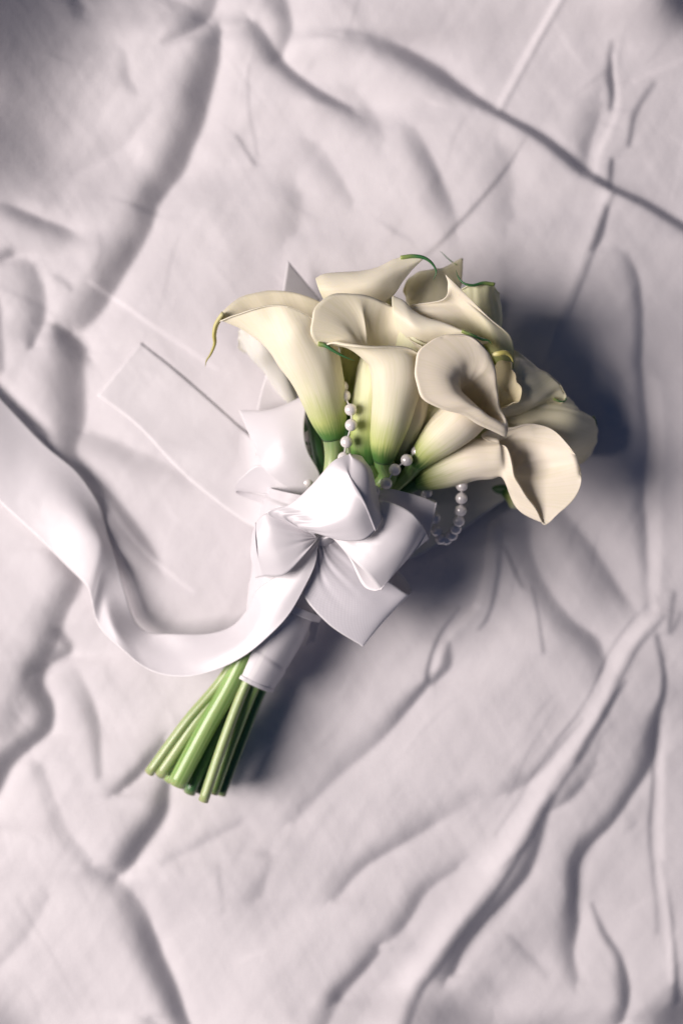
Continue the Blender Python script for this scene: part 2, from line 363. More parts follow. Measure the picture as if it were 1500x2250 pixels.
# -- right and lower right
stroke([.2, .3, .3, .15], [(1205, 1110, 26), (1280, 1195, 24), (1345, 1290, 24), (1390, 1350, 20)])
stroke([.3, .35, .3, .4, .3], [(1140, 1130, 26), (1165, 1260, 24), (1250, 1370, 20), (1300, 1420, 22), (1310, 1470, 18)])
stroke([-.4, -.45, -.4], [(1075, 1150, 7), (1052, 1260, 7), (1035, 1330, 8)])
stroke([-.35, -.3, -.2], [(1035, 1330, 8), (985, 1400, 8), (955, 1470, 8)])
stroke([.35, .5, .45, .3], [(1100, 1160, 10), (1086, 1240, 7), (1062, 1345, 6), (1045, 1380, 6)])
stroke([.3, .4, .45, .5, .4, .3, .25, .2], [(1000, 1335, 4), (962, 1410, 4.5), (942, 1470, 5), (932, 1510, 9), (880, 1565, 14), (810, 1635, 16), (740, 1700, 16), (640, 1800, 16)])
stroke([.3, .45, .4], [(985, 1415, 9), (985, 1460, 10), (950, 1500, 8)])
stroke([.2, .3, .25], [(1165, 1290, 4), (1180, 1350, 4), (1187, 1430, 4)])
stroke([.3, .35, .2], [(1105, 1200, 5), (1122, 1250, 6), (1140, 1290, 6)])
stroke([.25, .35, .3, .2], [(1270, 1575, 5), (1225, 1640, 7), (1190, 1690, 10), (1120, 1730, 14)])
stroke([-.32, -.36, -.36, -.36, -.4, -.4, -.4], [(1445, 1345, 10), (1375, 1420, 12), (1300, 1545, 14), (1225, 1675, 16), (1120, 1840, 20), (1000, 2010, 20), (830, 2255, 20)])
stroke([.2, .25, .22, .25, .32, .32, .3], [(1462, 1355, 5), (1396, 1430, 6), (1325, 1556, 6), (1254, 1690, 7), (1155, 1856, 8), (1034, 2030, 8), (862, 2270, 8)])
stroke([.15, .25, .25, .2, .2], [(1425, 1335, 4), (1352, 1410, 5), (1272, 1540, 5), (1197, 1665, 6), (1085, 1830, 6)])
stroke([.2, .35, .35, .25], [(1370, 1500, 5), (1335, 1540, 8), (1290, 1605, 7), (1265, 1660, 8)])
stroke([.2, .5, .6, .65, .75, .75, .6], [(1218, 1740, 9), (1188, 1830, 15), (1158, 1915, 17), (1115, 1965, 14), (1065, 2020, 14), (1015, 2085, 15), (990, 2140, 15)])
stroke([.15, .3, .15], [(1300, 1670, 14), (1265, 1735, 14), (1215, 1770, 12)])
stroke([.3, .5, .6, .75, .7, .5, .5, .6, .75, .85, .65, .5, .35], [(1440, 1400, 7), (1456, 1500, 7), (1443, 1560, 10), (1436, 1620, 16), (1425, 1680, 16), (1380, 1750, 14), (1340, 1810, 14), (1295, 1860, 14), (1270, 1910, 13), (1260, 1985, 12), (1258, 2040, 16), (1250, 2100, 16), (1262, 2150, 12)])
stroke([.3, .5, .5, .65, .6], [(1298, 1995, 5), (1325, 2055, 8), (1358, 2105, 9), (1370, 2165, 13), (1362, 2240, 12)])
stroke([.35, .3, .2], [(1440, 1580, 5), (1437, 1800, 6), (1442, 2050, 7)])
stroke([.3, .4, .5], [(1462, 1900, 6), (1478, 2070, 7), (1490, 2200, 10)])
stroke([-.25, -.3, -.3], [(1455, 1600, 8), (1460, 1900, 9), (1475, 2150, 8)])
stroke([.3, .35, .3, .22, .1], [(730, 1965, 14), (790, 1905, 15), (860, 1865, 15), (930, 1820, 18), (1010, 1760, 16)])
stroke([.2, .4, .35, .2], [(850, 2060, 14), (890, 2020, 15), (930, 1960, 16), (1000, 1905, 14)])
stroke([.5, .6, .4], [(740, 2185, 12), (780, 2140, 12), (820, 2090, 14)])
stroke(.3, [(700, 2240, 12), (740, 2185, 12)])
stroke([.25, .3, .2], [(1490, 1310, 8), (1470, 1390, 6), (1500, 1350, 6)])
stroke(.13, [(360, 1895, 10), (450, 1845, 10), (520, 1810, 10)])
stroke(.12, [(480, 1900, 6), (495, 2000, 8)])
stroke(.14, [(590, 1880, 12), (570, 1960, 12)])
stroke(.14, [(1120, 2060, 10), (1200, 2140, 10)])
blob(.4, 960, 2230, 60, 40); blob(.6, 1150, 2270, 220, 40); blob(.9, 1510, 2262, 80, 60); blob(.45, -10, 2270, 100, 60); blob(.15, 800, 2262, 160, 40)  # tilts added to darken the bottom edge and its corners
blob(.1, 1480, 300, 90, 300)
# folds beyond the picture's edge go on in the same manner
rng = random.Random(11)
for k in range(46):
    while True:
        x = rng.uniform(X0, X1); y = rng.uniform(Y0, Y1)
        if not (-120 < x < 1620 and -120 < y < 2370): break
    a = rng.uniform(.9, 2.3); L = rng.uniform(150, 380); w = rng.uniform(10, 28)
    p = [(x+math.cos(a)*L*t+rng.uniform(-30, 30), y+math.sin(a)*L*t, w*rng.uniform(.6, 1.2)) for t in (-.5, -.2, .1, .4)]
    if any(-80 < q[0] < 1580 and -80 < q[1] < 2330 for q in p): continue
    stroke([.2, rng.uniform(.4, .8), rng.uniform(.4, .8), .2], p)

_lo = 1/(1+np.exp(-(GY-1350)/120)); _rt = 1/(1+np.exp(-(GX-560)/90))
SL += 0.03*smooth_noise(150, 420, 21, .72)*_lo*_rt+0.04*smooth_noise(55, 300, 22, .68)*_lo*_rt+0.018*smooth_noise(110, 380, 23, -.35)*(1-_lo*_rt)+0.02*smooth_noise(50, 200, 24, -.3)*(1-_lo*_rt)
for _k in range(150):      # fine scattered creases
    _x = rng.uniform(-200, 1700); _y = rng.uniform(-200, 2450)
    _a = (math.pi/2+.62 if (_y > 1350 and _x > 500) else math.pi/2-.35 if _y > 1350 else rng.choice([math.pi/2+.45, math.pi/2-.9]))+rng.gauss(0, .25)
    _L = rng.uniform(40, 150); _c = rng.uniform(-14, 14)
    stroke([0.02, rng.uniform(.04, .12)*rng.choice([1, 1, -1]), 0.02], [(_x-math.cos(_a)*_L/2, _y-math.sin(_a)*_L/2, 4), (_x+_c, _y, 5.5), (_x+math.cos(_a)*_L/2, _y+math.sin(_a)*_L/2, 4)])
for _k in range(46):       # longer straight pressed creases
    _x = rng.uniform(-200, 1700); _y = rng.uniform(-200, 2450)
    _a = (math.pi/2+.66 if (_y > 1350 and _x > 500) else math.pi/2-.4 if _y > 1350 else rng.choice([math.pi/2+.4, math.pi/2-.8]))+rng.gauss(0, .16)
    _L = rng.uniform(150, 360); _w = rng.uniform(3, 4.5); _s = rng.uniform(.04, .11)*rng.choice([1, -1])
    stroke([0.02, _s, _s*.8, 0.02*np.sign(_s)], [(_x+math.cos(_a)*_L*q_+rng.uniform(-5, 5), _y+math.sin(_a)*_L*q_, _w) for q_ in (-.5, -.17, .17, .5)])
SL += 0.008*smooth_noise(70, 260, 3, .5)+0.016*smooth_noise(26, 150, 5, -.7)+0.016*smooth_noise(12, 70, 8, .6)+0.012*smooth_noise(9, 60, 9, -.5)
SL = np.where(SL < 0, -1.2*np.tanh(-SL*1.45/1.2), SL*.9)
kx = 2*np.pi*np.fft.fftfreq(len(gx), ST)[None, :]; ky = 2*np.pi*np.fft.fftfreq(len(gy), ST)[:, None]
Hh = np.conj(1j*kx)*np.fft.fft2(SL)/(kx**2+0.012*ky**2+(1/700.0)**2)
HT = np.real(np.fft.ifft2(Hh))
HT += 270*np.exp(-((GX+150)/250)**2-((GY+30)/250)**2)+30*np.exp(-((GX+120)/140)**2-((GY-330)/150)**2)+90*np.exp(-((GX-1420)/85)**2-((GY+60)/95)**2)  # mounds added at the top corners and left edge to shade the sheet
HT -= HT[(GX > 400) & (GX < 1250) & (GY > 600) & (GY < 1700)].mean()
for _p in [(350,1700),(440,1750),(550,1490),(690,1200),(550,1080),(1200,1100),(1250,950),(1050,700),(600,750),(80,1000),(250,1350),(400,1440),(20,20),(700,600)]: pass
# pressed down a little where the bouquet lies
q = ((GX-560)*math.sin(.62)+(GY-1350)*math.cos(.62)); r_ = ((GX-560)*math.cos(.62)-(GY-1350)*math.sin(.62))
def hsheet(x, y):
    i = int(np.clip((x-X0)/ST, 0, len(gx)-1)); j = int(np.clip((y-Y0)/ST, 0, len(gy)-1)); return HT[j, i]
G = np.stack([(GX-750)*U, (1125-GY)*U, HT*U], -1)
sheet = mesh_grid('bed_sheet', G[::-1], M_SHEET)
sheet['label'] = 'crumpled white cotton bed sheet spread under the whole bouquet'; sheet['category'] = 'sheet'

# ------------------------------------------------------------------ stems, gathered at the waist and cut off below the handle
def pol(cx, cy, cz, dx, dy, dz): return (cx+dx, cy+dy, cz+dz)

#  (handle mid offset, handle foot, cut end) for every stem; radii px
CUTS = [  # foot point just below the wrap          cut end               r   mat
    ((503, 1470, 126), (328, 1698, 92), 11, M_STEM2),
    ((512, 1476, 118), (352, 1703, 96), 11.5, M_STEM2),
    ((521, 1477, 138), (388, 1722, 108), 20, M_STEM),
    ((545, 1492, 142), (447, 1760, 128), 11, M_STEM2),
    ((563, 1500, 122), (469, 1742, 92), 12, M_STEM),
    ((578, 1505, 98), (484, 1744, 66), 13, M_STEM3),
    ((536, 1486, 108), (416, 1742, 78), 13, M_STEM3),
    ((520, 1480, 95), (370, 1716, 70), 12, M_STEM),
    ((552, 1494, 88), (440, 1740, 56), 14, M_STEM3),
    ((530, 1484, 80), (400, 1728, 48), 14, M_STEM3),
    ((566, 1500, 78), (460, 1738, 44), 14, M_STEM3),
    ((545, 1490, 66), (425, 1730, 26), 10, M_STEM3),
    ((515, 1476, 78), (350, 1705, 50), 9, M_STEM3),
    ((575, 1502, 70), (474, 1736, 30), 9, M_STEM3),
]
AX0 = np.array([545., 1490, 104]); AX1 = np.array([690., 1180, 140])
def cut_seed(b): return int(b[0]*7+b[1])
def stem_path(i, base, via):
    foot, cut, r, m = CUTS[i % len(CUTS)]
    off = np.array(foot)-AX0
    mid = (AX0+AX1)/2+off*1.15; up = AX1+off*1.0
    b = np.array(base[:3])
    pts = [b]+[np.array(v) for v in via]+[up, mid, np.array(foot), (np.array(foot)+np.array(cut))/2+np.array([-1.5, -1.0, 3]), np.array(cut)]
    rr_ = random.Random(cut_seed(base)); pts[-3] = pts[-3]; pts[-2] = pts[-2]+np.array([rr_.uniform(-3, 3), rr_.uniform(-2, 2), rr_.uniform(-1, 3)])
    return pts, r, m

def flower(name_label, rings, rim, cut, via=(), mat=0, tip=None, tipmat=None, tipr=8, roll=5, bulge=.12, nv=46, nu=96, lin=.45, stem_r=None, ruffle=0.0, seed=0, group='calla lilies of the bouquet', grow=0.0, pre=.55, thick=.00045, preoff=(0,0,0)):
    base = rings[0]
    root = empty('calla_lily', W(*base[:3]), name_label, 'flower', group)
    # rings -> world
    C = np.array([W(*r[:3]) for r in rings]); R = np.array([r[3]*U*(1-r[2]/D) for r in rings])
    Cx = np.vstack([C, C[-1]+(C[-1]-C[-2])*.6]); T, N, B = frames(Cx); T, N, B = T[:-1], N[:-1], B[:-1]
    u = np.linspace(0, 1, nu, endpoint=False)
    RW = WA(rim); RC = crom(RW, u, closed=True)
    cen = RW.mean(0)
    # angle of each rim point about the throat axis
    d = RC-(C[-1]+T[-1]*0); ang = np.unwrap(np.arctan2(d@B[-1], d@N[-1]))
    turn = ang[-1]-ang[0]+(ang[1]-ang[0])
    sgn = 1.0 if turn > 0 else -1.0
    if abs(abs(turn)-2*math.pi) > 1.5:       # throat axis outside the loop: use the loop's own centre
        ax = T[-1]; d2 = RC-cen; d2 = d2-np.outer(d2@ax, ax)
        ang = np.unwrap(np.arctan2(d2@B[-1], d2@N[-1])); turn = ang[-1]-ang[0]+(ang[1]-ang[0]); sgn = 1.0 if turn > 0 else -1.0
    ang_l = ang.mean()-sgn*2*math.pi*u.mean()+sgn*2*math.pi*u
    A = (1-lin)*ang+lin*ang_l
    ctrl = []
    for k in range(len(C)):
        rr = R[k]*(1+grow*(u-.5))
        ctrl.append(C[k]+rr[:, None]*(np.cos(A)[:, None]*N[k]+np.sin(A)[:, None]*B[k]))
    last = ctrl[-1]
    span = np.linalg.norm(RC-last, axis=1)[:, None]
    out = RC-cen; out -= np.outer(out@T[-1], T[-1]); on = out/(np.linalg.norm(out, axis=1)[:, None]+1e-9)
    prer = last*(1-pre)+RC*pre+T[-1]*span*bulge-on*span*bulge*.6+(W(750+preoff[0],1125+preoff[1],0)-W(750,1125,0)+np.array([0,0,preoff[2]*U]))
    ctrl.append(prer)
    rf = 0
    if ruffle: rf = ruffle*U*(np.sin(2*math.pi*u*5+seed)+.6*np.sin(2*math.pi*u*9+2*seed))[:, None]*T[-1]
    ctrl.append(RC+rf)
    nd = RC-prer; nd /= np.linalg.norm(nd, axis=1)[:, None]+1e-9
    ctrl.append(RC+rf+on*roll*U*.5-T[-1]*roll*U*.9+nd*roll*U*.2)
    K = np.array(ctrl)                        # (nk,nu,3)
    # arc-length-like parameter along v
    L = np.linalg.norm(np.diff(K, axis=0), axis=2).mean(1); s = np.concatenate([[0], np.cumsum(L)]); s /= s[-1]
    tv = np.linspace(0, 1, nv); idx = np.interp(tv, s, np.arange(len(s)))/(len(s)-1)
    Gd = crom(K.reshape(len(K), -1), idx).reshape(nv, nu, 3)
    # gentle unevenness of a living surface
    ph = seed*1.7
    nrm = Gd-Gd.mean(1, keepdims=True); nrm /= np.linalg.norm(nrm, axis=2)[..., None]+1e-9
    wv = (np.sin(2*math.pi*(3*u[None, :]+1.3*tv[:, None])+ph)+.7*np.sin(2*math.pi*(5*u[None, :]-2.1*tv[:, None])+2*ph)+.4*np.sin(2*math.pi*(11*u[None, :]+.8*tv[:, None])+3*ph))
    Gd = Gd+nrm*(wv*tv[:, None]*2.0*U)[..., None]
    mesh_grid('spathe', Gd, PET[mat] if isinstance(mat, int) else mat, root, closed_u=True, thick=thick)
    # stem
    if cut is not None:
        pts, r, m = stem_path(cut, base, via)
        b0 = np.array(base[:3]); dirn = np.array(rings[1][:3])-b0
        pts = [b0+dirn*.12]+pts
        rb = base[3]*.93
        radii = [rb*U*.8]+[rb*U]+[max(r, rb*.72)*U]*len(via)+[r*U]*(len(pts)-2-len(via))
        tube('stem', [W(*p) for p in pts], radii, m, root, nu=18, nv=64, wob=.03)
    if tip:
        n = len(tip); rad = [tipr*U*(1-i/(n-1))**.8+.5*U for i in range(n)]
        tube('tip', [W(*p) for p in tip], rad, tipmat or M_TIPG, root, nu=10, nv=30, flat=.5)
    return root

def strip(name, rails, mat, parent, nv=90, nu=26, thick=.00035, crease=0.0, seed=0, gather=0.0, lay=None):
    """rails: 2+ polylines [(x,y,z),..] of equal meaning along the ribbon; lofted smoothly across"""
    t = np.linspace(0, 1, nv); RL = np.array([crom(WA(r), t) for r in rails])       # (nr,nv,3)
    s = np.linspace(0, 1, nu)
    if len(rails) == 2:
        G = RL[0][:, None]*(1-s)[None, :, None]+RL[1][:, None]*s[None, :, None]
    else:
        G = crom(RL.reshape(len(rails), -1), s).reshape(nu, nv, 3).transpose(1, 0, 2)
    if lay:
        G = G.copy(); rise = np.clip((t-lay[1])/(1-lay[1]), 0, 1)**1.5
        for a_ in range(nv):
            for b_ in range(nu):
                x_ = 750+G[a_, b_, 0]/U; y_ = 1125-G[a_, b_, 1]/U
                zf = hsheet(x_, y_)+lay[0]+2*math.sin(9*t[a_]+4*s[b_])*math.sin(math.pi*s[b_])
                G[a_, b_, 2] = (zf*(1-rise[a_])+(G[a_, b_, 2]/U)*rise[a_])*U
    if gather:
        G = G.copy(); env = np.exp(-(t/.16)**2)+np.exp(-((1-t)/.16)**2)
        G[..., 2] += gather*U*env[:, None]*(np.sin(2*math.pi*(4.3*s)[None, :]+seed+3*t[:, None])+.5*np.sin(2*math.pi*(7.7*s)[None, :]+2*seed))
    if crease:
        G = G.copy(); G[..., 2] += crease*U*(np.sin(6*s[None, :]+9*t[:, None]+seed)*np.sin(math.pi*s)[None, :]*np.sin(math.pi*t)[:, None])
    return mesh_grid(name, G, mat, parent, thick=thick)

# A: left flower with the long yellow-green tail
flower('lily at the left bending over with a long thin yellowish tail', 
    [(733, 962, 205, 24), (724, 925, 218, 38), (712, 880, 232, 47), (697, 830, 240, 56), (678, 780, 242, 68), (655, 735, 245, 72)],
    [(478, 702, 225), (508, 692, 258), (548, 680, 285), (597, 669, 298), (645, 676, 305), (692, 705, 300), (742, 745, 280), (752, 735, 240), (727, 685, 205), (680, 652, 195), (630, 638, 198), (587, 637, 200), (545, 645, 202), (510, 664, 208)],
    3, via=[(728, 1030, 190)], mat=0, tip=[(492, 688, 228), (476, 712, 224), (471, 735, 220), (472, 755, 212), (463, 778, 205), (454, 792, 200), (451, 806, 200)], tipmat=M_TIPY, tipr=11, roll=4, seed=1, lin=.3, pre=.5, bulge=.06)
# B: centre flower, mouth towards the left
flower('central lily with its round mouth turned left above a green thorn',
    [(842, 1012, 222, 21), (846, 975, 240, 33), (856, 930, 255, 42), (866, 880, 268, 48), (872, 830, 275, 56), (868, 792, 280, 60)],
    [(704, 757, 300), (690, 735, 312), (688, 705, 318), (694, 676, 318), (712, 655, 314), (745, 643, 308), (793, 643, 300), (835, 658, 292), (862, 680, 285), (878, 715, 280), (900, 745, 285), (928, 762, 300), (925, 778, 322), (895, 764, 335), (850, 760, 345), (793, 757, 350), (755, 753, 335), (728, 752, 318)],
    2, via=[(838, 1065, 190)], mat=0, tip=[(702, 756, 300), (716, 760, 304), (735, 772, 306), (757, 784, 306), (780, 793, 306)], tipr=10, roll=5, seed=2, lin=.25, grow=.1, pre=.5)
# I: big open flower at right centre
flower('wide open rounded lily right of centre with a pinched lower lip',
    [(912, 1020, 205, 19), (938, 990, 222, 31), (972, 958, 238, 43), (1010, 925, 248, 48), (1040, 895, 250, 46)],
    [(1112, 926, 290), (1112, 950, 296), (1090, 942, 306), (1050, 925, 318), (1010, 905, 328), (965, 890, 335), (935, 868, 338), (920, 832, 338), (918, 798, 340), (930, 765, 344), (962, 742, 345), (1008, 737, 342), (1050, 754, 335), (1080, 788, 315), (1092, 840, 262), (1096, 890, 262)],
    4, via=[(872, 1065, 180)], mat=3, tip=None, roll=6, seed=3, lin=.3, pre=.5, preoff=(6, 0, 26))
# K: lower right flower
flower('lily at the lower right with a broad flared lip ending in a point',
    [(915, 1060, 165, 18), (945, 1046, 175, 31), (985, 1030, 188, 40), (1030, 1012, 200, 45), (1075, 1008, 208, 43), (1100, 1006, 212, 42)],
    [(1199, 1149, 212), (1178, 1118, 226), (1152, 1087, 238), (1133, 1055, 246), (1127, 1020, 248), (1115, 985, 242), (1085, 975, 232), (1060, 958, 222), (1090, 942, 212), (1130, 938, 212), (1170, 934, 218), (1210, 947, 226), (1248, 974, 234), (1273, 1010, 238), (1279, 1048, 238), (1266, 1090, 232), (1232, 1122, 222)],
    5, via=[(870, 1090, 160)], mat=3, roll=4, seed=4, lin=.3, bulge=-.14, pre=.55, preoff=(0, 0, -4))
# E/F/G: flower at the upper right, spread mouth
g = empty('calla_lily', W(985, 900, 120), 'creased lily at the upper right with a tall pointed petal and a yellow curl', 'flower', 'calla lilies of the bouquet')
strip('spathe', [
    [(1085, 860, 170), (1070, 800, 235), (1020, 752, 262), (960, 722, 262), (915, 700, 258), (905, 686, 262)],
    [(1078, 850, 172), (1062, 775, 235), (1010, 722, 268), (955, 694, 272), (915, 680, 270), (903, 671, 270)],
    [(1085, 850, 172), (1066, 765, 232), (1040, 715, 252), (1010, 680, 268), (985, 664, 280), (972, 658, 284)],
    [(1105, 850, 172), (1096, 785, 245), (1070, 712, 278), (1030, 668, 292), (1000, 640, 296), (984, 626, 294)],
    [(1120, 860, 172), (1128, 800, 235), (1122, 742, 262), (1078, 702, 284), (1024, 648, 296), (978, 603, 298)]], PET[1], g, nu=60, nv=80, thick=.0007, crease=9)
strip('spathe_base', [
    [(960, 880, 100), (985, 830, 130), (1010, 790, 160), (1030, 760, 200)],
    [(985, 900, 130), (1010, 845, 168), (1035, 800, 205), (1060, 770, 225)],
    [(1010, 900, 110), (1050, 850, 135), (1090, 815, 170), (1115, 790, 215)]], PET[2], g, thick=.0007)
_p, _r, _m = stem_path(6, (985, 895, 112), [(900, 1040, 130)])
tube('stem', [W(*q) for q in _p], [17*U]*2+[_r*U]*(len(_p)-2), _m, g, nu=18, nv=60, wob=.03)
tube('tip', [W(*q) for q in [(1080, 779, 312), (1095, 777, 318), (1110, 775, 316), (1121, 782, 310), (1127, 796, 302)]], [4*U, 5.5*U, 5*U, 3.5*U, 1*U], M_TIPY, g, nu=10, nv=30)
def petal_flower(label, rails, base, cut, base_pt, via, mat, bmat, tip, tipr=5, rb=17, tipmat=None, crease=2.0):
    g = empty('calla_lily', W(*base_pt), label, 'flower', 'calla lilies of the bouquet')
    strip('spathe', rails, M_PLAIN, g, nu=50, nv=80, thick=.0007, crease=crease)
    strip('spathe_base', base, PET[bmat], g, thick=.0007)
    p, r, m = stem_path(cut, base_pt, via)
    tube('stem', [W(*q) for q in p], [rb*U]*2+[r*U]*(len(p)-2), m, g, nu=18, nv=60, wob=.03)
    if tip:
        n = len(tip); tube('tip', [W(*q) for q in tip], [tipr*U*(1-k/(n-1))**.8+.5*U for k in range(n)], tipmat or M_TIPG, g, nu=10, nv=30, flat=.6)
petal_flower('lily behind the centre one, its smooth lip edged in green reaching right', [
    [(872, 668, 262), (895, 684, 268), (915, 702, 274), (945, 715, 262), (980, 725, 265), (1018, 738, 268), (1050, 748, 276), (1070, 752, 296)],
    [(862, 651, 284), (887, 663, 290), (908, 684, 296), (940, 700, 302), (975, 710, 306), (1015, 727, 311), (1050, 740, 315), (1071, 748, 314)],
    [(862, 680, 296), (886, 700, 303), (910, 718, 310), (942, 728, 308), (978, 732, 306), (1015, 740, 306), (1048, 747, 308), (1072, 750, 310)],
    [(868, 715, 284), (895, 742, 280), (925, 755, 275), (955, 760, 270), (990, 762, 266), (1020, 760, 268), (1050, 757, 285), (1071, 753, 304)]],
    [[(850, 900, 150), (850, 830, 190), (858, 760, 225), (866, 690, 262)], [(875, 910, 175), (880, 840, 225), (895, 790, 262), (915, 745, 288)], [(900, 900, 150), (930, 840, 190), (960, 800, 230), (990, 772, 270)]],
    7, (875, 925, 155), [(830, 1070, 130)], 1, 2, [(1015, 728, 314), (1040, 738, 320), (1058, 746, 322), (1072, 748, 322), (1080, 758, 320)], tipr=6)
# C: top flower
petal_flower('topmost lily with its lip drawn out into a hooked dark green tip', [
    [(706, 640, 190), (725, 628, 195), (755, 620, 200), (797, 615, 202), (832, 605, 205), (865, 590, 210), (896, 578, 225), (925, 570, 244)],
    [(694, 612, 232), (712, 603, 236), (747, 599, 240), (793, 596, 242), (830, 588, 244), (865, 571, 246), (897, 564, 248), (926, 567, 250)],
    [(700, 634, 250), (730, 632, 258), (775, 628, 262), (815, 622, 264), (850, 606, 262), (880, 590, 258), (905, 577, 254), (926, 569, 251)],
    [(716, 668, 235), (755, 680, 240), (800, 682, 240), (835, 672, 238), (864, 648, 236), (884, 618, 240), (905, 592, 246), (927, 571, 250)]],
    [[(780, 830, 110), (755, 770, 150), (730, 720, 190), (722, 675, 225)], [(800, 835, 135), (797, 770, 180), (795, 720, 215), (795, 675, 238)], [(820, 830, 110), (842, 770, 150), (858, 710, 190), (860, 655, 225)]],
    8, (800, 840, 115), [(790, 1000, 120)], 0, 2, [(880, 567, 250), (905, 563, 253), (930, 566, 255), (948, 578, 253), (958, 597, 249), (951, 616, 246)], tipr=8)
# D: greyish one behind
flower('shaded greyish lily behind the topmost ones with a thin stray green tip',
    [(940, 800, 70, 18), (945, 740, 90, 34), (950, 690, 110, 52), (950, 650, 130, 58)],
    [(1012, 568, 150), (985, 580, 155), (955, 591, 158), (921, 597, 158), (896, 614, 155), (886, 640, 150), (905, 665, 130), (950, 670, 110), (990, 655, 115), (1012, 620, 130), (1007, 590, 142)],
    9, via=[(850, 1000, 90)], mat=4, tip=[(1002, 582, 150), (988, 572, 150), (975, 560, 150), (966, 551, 150)], tipr=2.5, roll=3, seed=8, lin=.4, bulge=-.03)
# H: back right with dark green curl
flower('lily at the top right in half shade with a dark green curled rim',
    [(1020, 830, 80, 18), (1045, 770, 110, 32), (1058, 715, 145, 43), (1058, 680, 165, 44)],
    [(1012, 634, 224), (1030, 626, 232), (1052, 622, 236), (1080, 623, 232), (1092, 640, 205), (1085, 650, 170), (1060, 640, 150), (1035, 645, 150), (1012, 645, 185)],
    10, via=[(900, 1030, 90)], mat=2, tip=[(1084, 625, 234), (1060, 622, 240), (1038, 627, 243), (1018, 622, 242), (1006, 608, 238), (1001, 593, 234)], tipr=8, roll=3, seed=9, lin=.4, bulge=.05)
# L1, L2: right back, shaded
flower('shaded lily above the large grey one at the right, with a green notch tip',
    [(1010, 930, 128, 18), (1060, 895, 153, 36), (1110, 860, 173, 58), (1150, 840, 178, 62)],
    [(1242, 874, 188), (1234, 850, 198), (1205, 822, 203), (1170, 798, 200), (1135, 775, 190), (1108, 775, 178), (1100, 830, 133), (1130, 885, 123), (1190, 895, 138), (1228, 888, 168)],
    11, via=[(920, 1030, 138)], mat=4, tip=[(1215, 876, 196), (1230, 882, 196), (1241, 880, 192), (1242, 868, 188)], tipr=5, roll=3, seed=10, lin=.4, bulge=.1)
flower('large grey shaded lily at the far right seen from its ribbed outer side',
    [(1000, 985, 79, 18), (1060, 955, 104, 38), (1120, 935, 119, 60), (1185, 935, 122, 72), (1240, 942, 116, 68)],
    [(1308, 935, 114), (1290, 911, 139), (1250, 892, 154), (1205, 885, 144), (1195, 915, 99), (1200, 975, 54), (1240, 1010, 54), (1282, 1012, 69), (1304, 990, 84), (1311, 960, 99)],
    12, via=[(900, 1060, 94)], mat=4, tip=[(1302, 915, 124), (1308, 925, 122), (1311, 938, 118)], tipr=4, roll=5, seed=11, lin=.4, bulge=.2)
# lower petal fan (shaded interior right of I)
flower('yellowish lily opening downwards between the wide open one and the shaded ones',
    [(985, 960, 100, 18), (1015, 920, 120, 30), (1055, 885, 140, 38), (1090, 860, 165, 38)],
    [(1146, 872, 255), (1138, 838, 262), (1128, 812, 265), (1115, 795, 262), (1098, 792, 240), (1080, 815, 200), (1072, 860, 185), (1080, 905, 195), (1090, 905, 235), (1120, 886, 250)],
    13, via=[(890, 1050, 120)], mat=petal_mat('petal_tan', (0.88, 0.78, 0.52), 0.06, (0.6, 0.6, 0.3), (0.74, 0.66, 0.38), 41.0, (0.5, 0.5, 0.2)), roll=3, seed=12, lin=.4, ruffle=3.5, bulge=-.05)
# tubes seen between the front flowers
flower('slender pale tube lily directly left of the centre one with a green foot',
    [(806, 1015, 200, 24), (802, 985, 212, 32), (803, 940, 220, 33), (808, 880, 222, 33), (818, 820, 222, 34)],
    [(790, 770, 215), (800, 760, 235), (830, 755, 240), (855, 765, 235), (858, 780, 210), (830, 785, 195), (800, 782, 200)],
    0, via=[(800, 1070, 180)], mat=2, roll=2, seed=13, lin=.5)
flower('dark green footed lily deep between the left and centre ones, behind the pearls',
    [(768, 960, 130, 20), (772, 900, 145, 28), (776, 850, 160, 32), (778, 800, 175, 36)],
    [(745, 750, 190), (770, 735, 195), (800, 740, 195), (812, 765, 185), (795, 785, 170), (755, 780, 172)],
    1, via=[(765, 1040, 140)], mat=petal_mat('petal_green_tube', (0.62, 0.62, 0.28), 0.62, (0.07, 0.17, 0.03), (0.36, 0.42, 0.10), seed=3), roll=2, seed=14, lin=.5)
flower('narrow rolled lily showing one curled cream edge right of the centre one',
    [(868, 1018, 150, 13), (878, 990, 180, 18), (893, 955, 205, 24), (905, 915, 222, 30), (905, 880, 225, 34)],
    [(932, 845, 235), (920, 830, 240), (885, 830, 235), (870, 850, 220), (885, 870, 205), (915, 868, 215), (934, 862, 228)],
    6, via=[(850, 1080, 140)], mat=1, roll=4, seed=15, lin=.5)
flower('low blurred pale lily peeping out left under the bent one with a short green tip',
    [(650, 900, 30, 12), (628, 850, 40, 22), (605, 800, 50, 30), (582, 765, 58, 36)],
    [(522, 752, 65), (526, 727, 75), (547, 704, 85), (575, 700, 88), (600, 720, 80), (595, 755, 60), (565, 772, 45), (537, 770, 52)],
    12, via=[(690, 1030, 80)], mat=petal_mat('petal_white', (0.76, 0.74, 0.68), 0.10, green=(0.45, 0.5, 0.3), yellow=(0.68, 0.68, 0.52), deep=(0.3, 0.4, 0.2)), tip=[(583, 724, 92), (577, 733, 92), (567, 742, 92)], tipr=3.5, roll=4, seed=16, lin=.5)
